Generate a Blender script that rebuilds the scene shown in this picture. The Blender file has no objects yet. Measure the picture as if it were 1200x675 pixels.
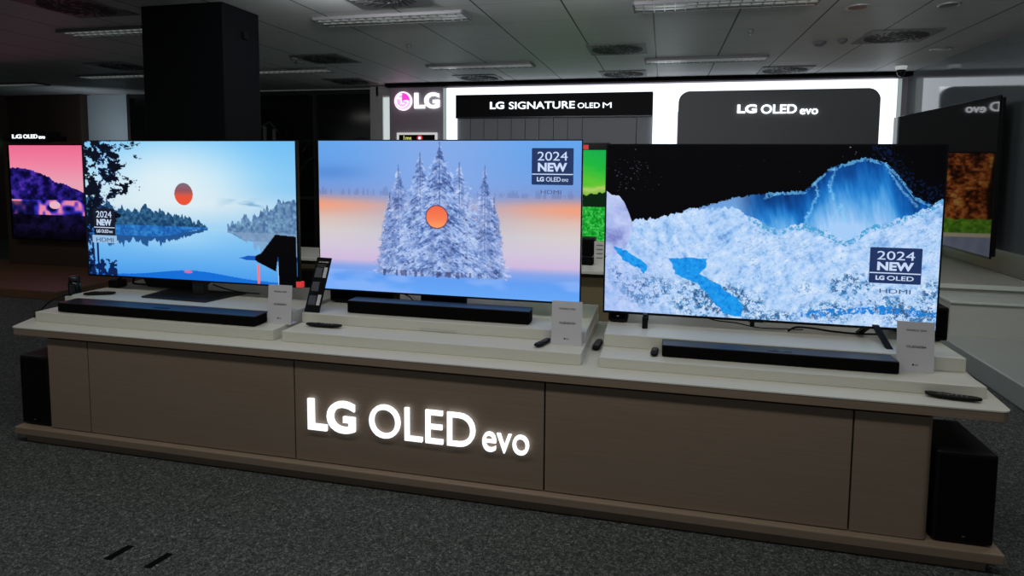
import bpy, bmesh, math, random
import numpy as np
from mathutils import Vector, Matrix
random.seed(7)
C = bpy.context.scene.collection
V = Vector
# ------------------------------------------------------------------ scene settings
sc = bpy.context.scene
sc.view_settings.view_transform = 'Standard'
sc.view_settings.look = 'None'
sc.view_settings.gamma = 1.0
sc.view_settings.exposure = 0.0
sc.view_settings.use_curve_mapping = False

# ------------------------------------------------------------------ materials
def lin(c):
    return tuple(((v/255)/12.92 if v/255 <= .04045 else ((v/255+.055)/1.055)**2.4) for v in c)

MATS = {}
def mat(name, col, rough=.5, ior=1.45, metal=0., emit=None, estr=1., coat=0., bump=None, var=None, spec=.5):
    """col = linear rgb; bump = (scale, strength); var = (scale, second colour)"""
    m = bpy.data.materials.new(name); m.use_nodes = True
    nt = m.node_tree; b = nt.nodes['Principled BSDF']
    b.inputs['Base Color'].default_value = (*col, 1)
    b.inputs['Roughness'].default_value = rough
    b.inputs['IOR'].default_value = ior
    b.inputs['Metallic'].default_value = metal
    b.inputs['Coat Weight'].default_value = coat
    b.inputs['Specular IOR Level'].default_value = spec
    if emit is not None:
        b.inputs['Emission Color'].default_value = (*emit, 1)
        b.inputs['Emission Strength'].default_value = estr
    tc = nt.nodes.new('ShaderNodeTexCoord')
    if var:
        n = nt.nodes.new('ShaderNodeTexNoise'); n.inputs['Scale'].default_value = var[0]
        n.inputs['Detail'].default_value = 6
        nt.links.new(tc.outputs['Object'], n.inputs['Vector'])
        r = nt.nodes.new('ShaderNodeMix'); r.data_type = 'RGBA'
        r.inputs[6].default_value = (*col, 1); r.inputs[7].default_value = (*var[1], 1)
        nt.links.new(n.outputs['Fac'], r.inputs[0]); nt.links.new(r.outputs[2], b.inputs['Base Color'])
    if bump:
        n2 = nt.nodes.new('ShaderNodeTexNoise'); n2.inputs['Scale'].default_value = bump[0]
        n2.inputs['Detail'].default_value = 4
        nt.links.new(tc.outputs['Object'], n2.inputs['Vector'])
        bp = nt.nodes.new('ShaderNodeBump'); bp.inputs['Strength'].default_value = bump[1]
        bp.inputs['Distance'].default_value = .01
        nt.links.new(n2.outputs['Fac'], bp.inputs['Height']); nt.links.new(bp.outputs['Normal'], b.inputs['Normal'])
    MATS[name] = m
    return m

M_white = mat('satin_white_laminate', (.62,.62,.56), .38, var=(3,(.58,.58,.525)))
M_black = mat('matte_black_plastic', (.0035,.0035,.004), .5, spec=.2)
M_gloss = mat('gloss_black_plastic', (.004,.004,.005), .18)
M_sbtop = mat('soundbar_top', (.012,.012,.018), .36)
M_grille = mat('speaker_fabric', (.003,.003,.003), .95, bump=(900,.4), spec=.08)
M_dark = mat('dark_gap', (.004,.004,.004), .95, spec=.05)
M_metal = mat('dark_metal', (.05,.052,.055), .35, metal=.8)
M_alu = mat('louvre_aluminium', (.45,.46,.45), .3, metal=.6)
M_tray = mat('fixture_tray_added_glow', (.6,.6,.6), .35, metal=.3, emit=(.9,.95,.92), estr=.32)  # fixtures are off; weak emission stands in for their silvery reflections
M_vent = mat('vent_paint', (.14,.14,.145), .5)
M_slot = mat('vent_slot', (.035,.035,.036), .6)
M_pillar = mat('pillar_paint', (.0035,.0045,.006), .7, bump=(60,.05), spec=.12)
M_card = mat('paper_card', (.55,.55,.6), .5)
M_ink = mat('printed_ink', (.03,.03,.035), .6)
M_greyink = mat('grey_ink', (.12,.12,.13), .6)
M_leaf = mat('palm_leaf', (.012,.03,.018), .5, var=(8,(.02,.04,.02)))
M_trunk = mat('palm_trunk', (.05,.035,.02), .8, bump=(30,.6))
M_pot = mat('pot_clay', (.05,.05,.05), .6)
M_red = mat('red_tag', (.5,.03,.03), .5, emit=lin((230,60,60)), estr=.6)
M_letter = mat('lit_letter', (.8,.8,.8), .4, emit=(.86,.93,1.), estr=1.35)
M_letterw = mat('lit_wall_letter', (.8,.8,.8), .4, emit=(.9,.95,1.), estr=2.2)
M_letterg = mat('lit_letter_edge', (.3,.33,.36), .4, emit=(.6,.75,.9), estr=.25)
M_frame = mat('light_frame_glow', (.8,.8,.8), .4, emit=(.84,.92,1.), estr=1.4)
M_framedge = mat('light_frame_edge', (.55,.6,.6), .4, emit=(.6,.7,.7), estr=.35)
M_charcoal = mat('charcoal_panel', (.15,.157,.165), .5, emit=None)
M_sigblack = mat('black_sign_panel', (.004,.004,.005), .55, spec=.2)
M_lens = mat('lamp_lens', (.12,.12,.12), .3)
M_slat = mat('grey_wall_slats', (.30,.31,.34), .5)
M_lgpanel = mat('taupe_panel', (.36,.31,.35), .5)
M_pinkl = mat('logo_pink', (.8,.2,.5), .4, emit=lin((250,150,205)), estr=1.3)
M_mag = mat('logo_magenta', (.8,.05,.5), .4, emit=lin((235,60,185)), estr=1.2)
M_logow = mat('logo_white', (.8,.7,.8), .4, emit=(1.,.82,.93), estr=1.4)
M_cream = mat('door_frame_cream', (.45,.46,.43), .5)
M_doorlit = mat('frosted_lit_glass', (.7,.75,.75), .4, emit=lin((196,206,206)), estr=.9)
M_glass = mat('night_window_glass', (.004,.006,.006), .12, ior=1.5)
M_mull = mat('window_mullion', (.02,.022,.022), .5)
M_brown = mat('brown_wall', (.055,.035,.027), .6, var=(1.5,(.045,.03,.024)))
M_paleglass = mat('pale_wall_panel', (.5,.58,.62), .35)
M_green = mat('exit_green', (.1,.6,.3), .5, emit=lin((60,220,150)), estr=1.)
M_plat = mat('gloss_grey_platform', (.38,.41,.40), .22, ior=1.6)
M_unit = mat('pale_grey_unit', (.5,.51,.47), .35)
M_strip = mat('pale_edge_strip', (.62,.66,.62), .3)
M_wood2 = mat('platform_wood', (.16,.085,.045), .45, var=(4,(.12,.065,.035)))
M_backfront = mat('back_counter_front', (.17,.14,.075), .6)
M_knob = mat('tiny_chrome', (.5,.5,.5), .3, metal=1)
M_badge = mat('badge_navy', (.01,.02,.06), .3, emit=lin((30,50,95)), estr=.9)
M_badged = mat('badge_dark', (.01,.01,.02), .3, emit=lin((14,18,34)), estr=.9)
M_badget = mat('badge_text', (.3,.3,.35), .3, emit=lin((185,205,235)), estr=1.)
M_hdmi = mat('hdmi_text', (.1,.1,.15), .3, emit=lin((60,80,120)), estr=.8)
M_yel = mat('poster_yellow', (.6,.6,.1), .5, emit=lin((215,220,110)), estr=.8)

# wood veneer of the counter : fine horizontal grain
def wood_material():
    m = mat('counter_veneer', (.34,.27,.21), .5)
    nt = m.node_tree; b = nt.nodes['Principled BSDF']
    tc = nt.nodes.new('ShaderNodeTexCoord'); mp = nt.nodes.new('ShaderNodeMapping')
    mp.inputs['Scale'].default_value = (1.2, 8, 45)
    n = nt.nodes.new('ShaderNodeTexNoise'); n.inputs['Scale'].default_value = 2.5; n.inputs['Detail'].default_value = 7
    r = nt.nodes.new('ShaderNodeMix'); r.data_type = 'RGBA'
    r.inputs[6].default_value = (.185,.138,.10,1); r.inputs[7].default_value = (.25,.19,.142,1)
    nt.links.new(tc.outputs['Object'], mp.inputs['Vector']); nt.links.new(mp.outputs['Vector'], n.inputs['Vector'])
    nt.links.new(n.outputs['Fac'], r.inputs[0]); nt.links.new(r.outputs[2], b.inputs['Base Color'])
    return m
M_wood = wood_material()

def carpet_material():
    m = mat('speckled_carpet', (.06,.062,.065), .95, spec=.1)
    nt = m.node_tree; b = nt.nodes['Principled BSDF']
    tc = nt.nodes.new('ShaderNodeTexCoord')
    n = nt.nodes.new('ShaderNodeTexNoise'); n.inputs['Scale'].default_value = 85; n.inputs['Detail'].default_value = 5; n.inputs['Roughness'].default_value = .75
    n.inputs['Distortion'].default_value = 1.2
    cr = nt.nodes.new('ShaderNodeValToRGB')
    cr.color_ramp.elements[0].position = .40; cr.color_ramp.elements[0].color = (.028,.031,.033,1)
    cr.color_ramp.elements[1].position = .66; cr.color_ramp.elements[1].color = (.26,.285,.285,1)
    e = cr.color_ramp.elements.new(.52); e.color = (.070,.078,.078,1)
    bp = nt.nodes.new('ShaderNodeBump'); bp.inputs['Strength'].default_value = .8; bp.inputs['Distance'].default_value = .01
    nt.links.new(tc.outputs['Object'], n.inputs['Vector']); nt.links.new(n.outputs['Fac'], cr.inputs['Fac'])
    nt.links.new(cr.outputs['Color'], b.inputs['Base Color'])
    nt.links.new(n.outputs['Fac'], bp.inputs['Height']); nt.links.new(bp.outputs['Normal'], b.inputs['Normal'])
    return m
M_carpet = carpet_material()

def ceiling_material():
    """painted metal tiles .73 x .68 m with thin dark joints"""
    m = mat('ceiling_tiles', (.3,.3,.3), .55)
    nt = m.node_tree; b = nt.nodes['Principled BSDF']
    tc = nt.nodes.new('ShaderNodeTexCoord'); sp = nt.nodes.new('ShaderNodeSeparateXYZ')
    nt.links.new(tc.outputs['Object'], sp.inputs[0])
    def joint(out, off, per, half):
        a = nt.nodes.new('ShaderNodeMath'); a.operation = 'ADD'; a.inputs[1].default_value = off
        nt.links.new(out, a.inputs[0])
        d = nt.nodes.new('ShaderNodeMath'); d.operation = 'PINGPONG'; d.inputs[1].default_value = per/2
        nt.links.new(a.outputs[0], d.inputs[0])
        c = nt.nodes.new('ShaderNodeMath'); c.operation = 'LESS_THAN'; c.inputs[1].default_value = half
        nt.links.new(d.outputs[0], c.inputs[0]); return c
    jx = joint(sp.outputs['X'], .28+.73*20, .73, .0075)
    jy = joint(sp.outputs['Y'], -6.25+.68*20, .68, .005)
    m1 = nt.nodes.new('ShaderNodeMix'); m1.data_type = 'RGBA'
    m1.inputs[6].default_value = (.60,.615,.61,1); m1.inputs[7].default_value = (.40,.40,.40,1)
    m2 = nt.nodes.new('ShaderNodeMix'); m2.data_type = 'RGBA'; m2.inputs[7].default_value = (.03,.03,.03,1)
    nt.links.new(jy.outputs[0], m1.inputs[0]); nt.links.new(m1.outputs[2], m2.inputs[6])
    nt.links.new(jx.outputs[0], m2.inputs[0]); nt.links.new(m2.outputs[2], b.inputs['Base Color'])
    return m
M_ceil = ceiling_material()
M_wallr = mat('glossy_grey_wall', (.13,.15,.16), .06, ior=1.9)
M_wallp = mat('painted_grey_wall', (.25,.25,.25), .6)

# ------------------------------------------------------------------ mesh helpers
class MB:
    def __init__(s): s.bm = bmesh.new()
    def box(s, x0, x1, y0, y1, z0, z1, bev=0, seg=2):
        r = bmesh.ops.create_cube(s.bm, size=1)
        for v in r['verts']:
            v.co = V(((x0+x1)/2 + v.co.x*(x1-x0), (y0+y1)/2 + v.co.y*(y1-y0), (z0+z1)/2 + v.co.z*(z1-z0)))
        if bev:
            es = list({e for v in r['verts'] for e in v.link_edges})
            bmesh.ops.bevel(s.bm, geom=es, offset=bev, segments=seg, profile=.5, affect='EDGES')
        return s
    def prism(s, pts, z0, z1, axis='z'):
        """pts = outline; extruded along axis between z0 and z1"""
        def mk(a, b, c):
            return {'z': (a, b, c), 'y': (a, c, b), 'x': (c, a, b)}[axis]
        lo = [s.bm.verts.new(mk(a, b, z0)) for a, b in pts]; hi = [s.bm.verts.new(mk(a, b, z1)) for a, b in pts]
        n = len(pts)
        s.bm.faces.new(lo); s.bm.faces.new(hi)
        for i in range(n): s.bm.faces.new((lo[i], lo[(i+1) % n], hi[(i+1) % n], hi[i]))
        return s
    def hexa(s, lo, hi):
        a = [s.bm.verts.new(p) for p in lo]; b = [s.bm.verts.new(p) for p in hi]; n = len(lo)
        s.bm.faces.new(a); s.bm.faces.new(b)
        for i in range(n): s.bm.faces.new((a[i], a[(i+1) % n], b[(i+1) % n], b[i]))
        return s
    def lathe(s, cx, cy, prof, seg=24):
        rings = []
        for r, z in prof:
            rings.append([s.bm.verts.new((cx+r*math.cos(2*math.pi*k/seg), cy+r*math.sin(2*math.pi*k/seg), z)) for k in range(seg)])
        for a, b in zip(rings, rings[1:]):
            for k in range(seg): s.bm.faces.new((a[k], a[(k+1) % seg], b[(k+1) % seg], b[k]))
        s.bm.faces.new(rings[0]); s.bm.faces.new(rings[-1])
        return s
    def tube(s, pts, r, seg=8):
        pts = [V(p) for p in pts]; rings = []
        for i, p in enumerate(pts):
            t = (pts[min(i+1, len(pts)-1)] - pts[max(i-1, 0)]).normalized()
            u = t.orthogonal().normalized() if i == 0 else (u - t*u.dot(t)).normalized()
            w = t.cross(u)
            rr = r[i] if isinstance(r, (list, tuple)) else r
            rings.append([s.bm.verts.new(p + (u*math.cos(2*math.pi*k/seg) + w*math.sin(2*math.pi*k/seg))*rr) for k in range(seg)])
        for a, b in zip(rings, rings[1:]):
            for k in range(seg): s.bm.faces.new((a[k], a[(k+1) % seg], b[(k+1) % seg], b[k]))
        s.bm.faces.new(rings[0]); s.bm.faces.new(rings[-1])
        return s
    def rot(s, ang, axis, piv):
        bmesh.ops.rotate(s.bm, verts=s.bm.verts, cent=V(piv), matrix=Matrix.Rotation(ang, 3, axis)); return s
    def build(s, name, m, parent=None, smooth=False, **props):
        bmesh.ops.recalc_face_normals(s.bm, faces=s.bm.faces)
        org = wloc(parent) if parent else V((0,0,0))
        own = V((0,0,0))
        if not parent:      # origin of a lone mesh : the middle of its base
            co = [v.co for v in s.bm.verts]
            own = V(((min(c.x for c in co)+max(c.x for c in co))/2, (min(c.y for c in co)+max(c.y for c in co))/2, min(c.z for c in co)))
        for v in s.bm.verts: v.co -= org + own
        me = bpy.data.meshes.new(name); s.bm.to_mesh(me); s.bm.free()
        me.materials.append(m)
        if smooth:
            for p in me.polygons: p.use_smooth = True
        o = bpy.data.objects.new(name, me); C.objects.link(o); o.location = own
        if parent: o.parent = parent
        for k, v in props.items(): o[k] = v
        return o
def wloc(o):
    p = V((0,0,0))
    while o: p += o.location; o = o.parent
    return p
def thing(name, label, cat, loc, group=None):
    o = bpy.data.objects.new(name, None); C.objects.link(o); o.location = loc
    o.empty_display_size = .1
    return tag(o, label, cat, group)
def tag(o, label, cat, group=None):
    o['label'] = label; o['category'] = cat
    if group: o['group'] = group
    return o
def struct(o): o['kind'] = 'structure'; return o
def copy_tree(o, parent=None):
    c = o.copy(); C.objects.link(c)
    if parent: c.parent = parent
    for ch in list(o.children): copy_tree(ch, c)
    return c
def smooth_path(pts, n=8):
    P = [V(p) for p in pts]; out = []
    for i in range(len(P)-1):
        p0, p1, p2, p3 = P[max(i-1,0)], P[i], P[i+1], P[min(i+2,len(P)-1)]
        for k in range(n):
            t = k/n
            out.append(.5*((2*p1)+(p2-p0)*t+(2*p0-5*p1+4*p2-p3)*t*t+(3*p1-p0-3*p2+p3)*t**3))
    out.append(P[-1]); return out

def text(name, body, x0, x1, z0, z1, y, m, parent, depth=.004, bold=0., yaw=None, **props):
    """raised lettering standing in the plane y, facing the camera side (-Y), fitted to the given box"""
    cu = bpy.data.curves.new('t', 'FONT'); cu.body = body; cu.extrude = .02; cu.offset = bold; cu.resolution_u = 6
    ob = bpy.data.objects.new('t', cu); C.objects.link(ob)
    dg = bpy.context.evaluated_depsgraph_get(); me = bpy.data.meshes.new_from_object(ob.evaluated_get(dg))
    bpy.data.objects.remove(ob); bpy.data.curves.remove(cu)
    co = np.array([v.co[:] for v in me.vertices]); lo, hi = co.min(0), co.max(0)
    org = wloc(parent) if parent else V((0,0,0))
    for v in me.vertices:
        a = (v.co.x-lo[0])/(hi[0]-lo[0]); b = (v.co.y-lo[1])/(hi[1]-lo[1]); c = (v.co.z-lo[2])/(hi[2]-lo[2])
        p = V((x0+(x1-x0)*a, y-depth*c, z0+(z1-z0)*b))
        if yaw: p = yaw(p)
        v.co = p-org
    me.materials.clear(); me.materials.append(m); me.name = name
    o = bpy.data.objects.new(name, me); C.objects.link(o)
    if parent: o.parent = parent
    for k, v in props.items(): o[k] = v
    return o

# ------------------------------------------------------------------ pictures shown by the screens (computed, as colours on a fine grid)
def noise(h, w, sy, sx, seed, octv=4, rough=.55):
    rs = np.random.RandomState(seed); out = np.zeros((h, w)); amp = 1; tot = 0
    for o in range(octv):
        gy, gx = max(2, int(sy*2**o)), max(2, int(sx*2**o))
        g = rs.rand(gy+2, gx+2)
        yy = np.linspace(0, gy, h, endpoint=False); xx = np.linspace(0, gx, w, endpoint=False)
        iy, ix = yy.astype(int), xx.astype(int); fy, fx = yy-iy, xx-ix
        fy = fy*fy*(3-2*fy); fx = fx*fx*(3-2*fx); fy = fy[:, None]; fx = fx[None]
        a = g[iy][:, ix]; b = g[iy][:, ix+1]; c = g[iy+1][:, ix]; d = g[iy+1][:, ix+1]
        out += amp*((a*(1-fx)+b*fx)*(1-fy)+(c*(1-fx)+d*fx)*fy); tot += amp; amp *= rough
    out /= tot
    return np.clip((out-.5)*1.6+.5, 0, 1)
def ramp(t, stops):
    t = np.asarray(t, float); P = [s[0] for s in stops]
    return np.stack([np.interp(t, P, [s[1][k] for s in stops]) for k in range(3)], -1)
def mix(a, b, k): return a*(1-k[..., None]) + np.asarray(b, float)*k[..., None]
def ss(x, a, b): t = np.clip((x-a)/(b-a), 0, 1); return t*t*(3-2*t)
def inpoly(U, W, poly):
    r = np.zeros(U.shape, bool); n = len(poly)
    for i in range(n):
        (x0, y0), (x1, y1) = poly[i], poly[(i+1) % n]
        if y0 == y1: continue
        c = ((W >= min(y0, y1)) & (W < max(y0, y1))) & (U < (W-y0)*(x1-x0)/(y1-y0)+x0)
        r ^= c
    return r
def grid(w, h): 
    U, W = np.meshgrid((np.arange(w)+.5)/w, (np.arange(h)+.5)/h); return U, W

def pic_lake(w=500, h=282):
    U, W = grid(w, h)
    sky = ramp(W, [(0,(120,198,248)),(.25,(175,222,248)),(.45,(205,228,240)),(.6,(150,205,242))])
    glow = np.exp(-(((U-.42)/.30)**2+((W-.30)/.30)**2)); sky = mix(sky, (235,244,246), glow*.75)
    sky = mix(sky, (105,185,242), ss(U, .62, 1.)*.55*(1-ss(W,.3,.6)))
    cl = noise(h, w, 14, 5, 3); sky = mix(sky, (110,165,205), ss(cl,.5,.75)*ss(U,.62,.8)*np.exp(-((W-.45)/.05)**2)*.9)
    lake = ramp(W, [(.6,(170,215,242)),(.68,(130,195,242)),(.85,(102,176,240)),(1,(70,155,236))])
    lake = mix(lake, (175,220,248), np.exp(-(((U-.45)/.22)**2+((W-.68)/.1)**2))*.6)
    img = np.where((W > .635)[..., None], lake, sky)
    # islands with saw-toothed tree lines, and their reflection
    jag = noise(h, w, 1, 70, 11, 3)[0][None, :]; jag2 = noise(h, w, 1, 26, 12, 3)[0][None, :]
    top = np.interp(U[0], [0,.14,.2,.3,.38,.45,.52,.58,.62], [.40,.50,.53,.50,.515,.56,.585,.605,.64])[None]
    t = (W > top - jag*.05 - jag2*.03 + .02) & (W < .635) & (U < .60)
    tex = noise(h, w, 50, 90, 5, 3)
    img[t] = (ramp(tex, [(0,(18,50,90)),(1,(60,120,160))]))[t]
    shore = (W >= .615) & (W < .70-.075*ss(U,.35,.60)) & (U < .60-.0*U)
    img[shore] = (ramp(tex, [(0,(20,80,160)),(1,(55,140,215))]))[shore]
    refl = (W >= .69-.06*ss(U,.35,.6)) & (W < .705-.06*ss(U,.35,.6)+jag*.075*(1-ss(U,.3,.62))) & (U < .58)
    img[refl] = np.array((35,85,145))
    topr = np.interp(U[0], [.68,.72,.78,.85,.93,1], [.66,.60,.55,.51,.45,.44])[None]
    t = (W > topr - jag*.07 - jag2*.04+.03) & (W < .70) & (W < .645+.055*ss(U,.69,.78)) & (U > .69)
    img[t] = ramp(tex, [(0,(70,100,150)),(1,(130,175,205))])[t]
    img = mix(img, (130,160,195), ((W > .64) & (W < .64+.16*ss(U,.69,.9)*(.5+jag)) & (U > .70)).astype(float)*.7)
    img[(W > .80-.0*U) & (W < .835) & (U > .74) & (np.abs(W-.82) < .05*ss(U,.73,.85))] = (25,90,190)
    hill = W > .985 - .055*np.exp(-((U-.52)/.22)**2)
    img[hill] = (20,110,215)
    img[((U-.5)/.02)**2+((W-.94)/.01)**2 < 1] = (215,110,160)
    # hot air balloon sun : grey-violet above, orange below
    R2 = ((U-.49)/.0435)**2+((W-.378)/.08)**2
    d = R2 < 1
    img[d] = ramp((W-.378)/.08, [(-1,(120,110,125)),(-.3,(150,85,95)),(.0,(190,90,85)),(.15,(225,85,60)),(1,(240,80,50))])[d]
    # dark branches of the pine on the left
    n1 = noise(h, w, 22, 30, 21, 5, .7); dens = 1-ss(U, .10, .30+.0*W)
    lim = np.interp(W[:,0], [0,.1,.25,.33,.45,.52,.62,.66], [.27,.25,.20,.27,.14,.21,.13,.03])[:, None]
    branch = (U < lim*(.75+.5*noise(h, w, 40, 8, 23, 3))) & (n1 > .43 + .12*ss(U,.05,.25))
    img[branch] = ramp(n1, [(.3,(60,110,170)),(.50,(22,55,110)),(.62,(5,10,26))])[branch]
    img[(U < .06+.02*n1) & (W < .68) & (n1 > .36)] = (6,12,30)
    # reeds and stump in the bottom left corner
    for cx in (.032, .055):
        img[(np.abs(U-cx-.01*(W-.8)) < .005) & (W > .74)] = (12,35,90)
    bl = (W > .90 - .06*noise(h, w, 3, 14, 31, 3)) & (U < .15) & (noise(h, w, 30, 40, 32, 3) > .36)
    img[bl] = (10,35,85)
    img[(U < .006)] = (8,14,40)
    img[(U > .03) & (U < .155) & (W > .70) & (W < .755)] = (150,190,225)
    # dark camera-like silhouette with its red strap
    poly = [(.905,.645),(.995,.655),(1.0,1.0),(.918,1.0),(.915,.80),(.905,.905),(.825,.845),(.812,.83),(.815,.80),(.84,.78)]
    img[(U > .822) & (U < .833) & (W > .86)] = (250,120,120)
    img[inpoly(U, W, poly)] = (3,3,5)
    img[(U > .914) & (U < .917) & (W > .86)] = (200,225,245)
    return img

def fir(img, U, W, ax, ay, by, hw, seed, snow, airy=.62, trunk=.5):
    """snow laden conifer : drooping tiers of pale twigs over a blue shade, airy towards its outline"""
    h, w = U.shape
    t = np.clip((W-ay)/(by-ay), 0, 1)
    tier = noise(h, w, 34, 2, seed, 2)*.5+noise(h, w, 60, 30, seed+1, 3)*.6
    wd = hw*(t**.78)*(.60+.60*tier)+.0025
    d = np.abs(U-ax)/np.maximum(wd, 1e-4)
    # twigs hang down and outwards : sample the noise along slanted lines
    sl = (W - np.abs(U-ax)*.9)
    ys = np.clip((sl*h).astype(int), 0, h-1); xs = np.clip((U*w).astype(int), 0, w-1)
    tex = noise(h, w, 85, 60, seed+2, 4, .7)[ys, xs]; fine = noise(h, w, 110, 170, seed+4, 2, .8); clump = noise(h, w, 24, 26, seed+3, 3)
    dens = ss(d, .35, 1.1)
    m = (d < 1.05) & (W > ay) & (W < by+.015*fine) & (fine*.5+tex*.5 > airy*dens + (airy-.62)*.6 + .25*ss(t, .35, 0)*ss(d,.1,.7))
    v = tex*.5+clump*.3+fine*.2
    c = ramp(v, [(.22,(48,66,118)),(.36,(86,112,172)),(.47,(122,156,218)),(.58,snow),(.75,(196,214,248))])
    c = mix(c, (70,85,140), ss(np.abs(d-.25), .22, 0)*.25)
    img[m] = (c*.88+img*.12)[m]
    tk = (np.abs(U-ax) < .0022) & (W > ay-.025) & (W < ay+(by-ay)*trunk); img[tk] = (img[tk]+np.array((70,88,140)))/2
def pic_firs(w=560, h=315):
    U, W = grid(w, h)
    img = ramp(W, [(0,(98,165,236)),(.15,(100,160,232)),(.26,(112,158,226)),(.34,(122,150,210)),(.375,(150,152,190)),(.42,(214,172,165)),(.50,(222,192,180)),(.60,(216,206,206)),(.70,(212,200,218)),(.79,(208,186,222)),(.835,(135,165,232)),(.9,(98,158,242)),(1,(104,168,248))])
    img = mix(img, (140,172,232), np.exp(-((U-.48)/.3)**2)*(1-ss(W,.25,.85))*.8)
    orange = np.exp(-(((W-.425)/.055)**2))*np.clip(np.maximum(1-U/.38, (U-.64)/.32), 0, 1)
    img = mix(img, (248,158,120), np.clip(orange, 0, 1)*.75)
    fog = noise(h, w, 3, 60, 41, 4, .8); img = mix(img, (95,110,160), ((fog > .45) & (W > .375-.09*fog) & (W < .36)).astype(float)*.30)
    img = mix(img, (72,128,205), np.exp(-(((U-.05)/.14)**2+((W-.21)/.05)**2))*.5)
    sn = noise(h, w, 10, 6, 43, 3); img = mix(img, (150,185,250), (W > .86)*ss(sn,.5,.9)*.6)
    fir(img, U, W, .29, .36, .87, .085, 53, (165,165,205), .86, .9); fir(img, U, W, .325, .18, .865, .11, 50, (150,172,222), .78, .8)
    fir(img, U, W, .69, .38, .87, .075, 57, (165,165,205), .86, .9); fir(img, U, W, .655, .18, .865, .10, 60, (150,172,225), .78, .8)
    fir(img, U, W, .41, .10, .865, .135, 70, (160,184,232)); fir(img, U, W, .56, .16, .865, .125, 75, (160,184,232))
    fir(img, U, W, .485, .03, .87, .16, 80, (170,194,240))
    gr = noise(h, w, 6, 120, 85, 2)
    img = mix(img, (60,62,100), ((W > .845) & (W < .86+.03*gr) & (np.abs(U-.48) < .22))*ss(gr, .45, .8)*.6)
    R2 = ((U-.474)/.042)**2+((W-.49)/.0735)**2
    img[R2 < 1.12] = (95,70,110)
    d = R2 < .92
    img[d] = ramp((W-.49)/.0735, [(-1,(242,105,70)),(.2,(248,128,85)),(1,(252,165,105))])[d]
    return img

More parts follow.
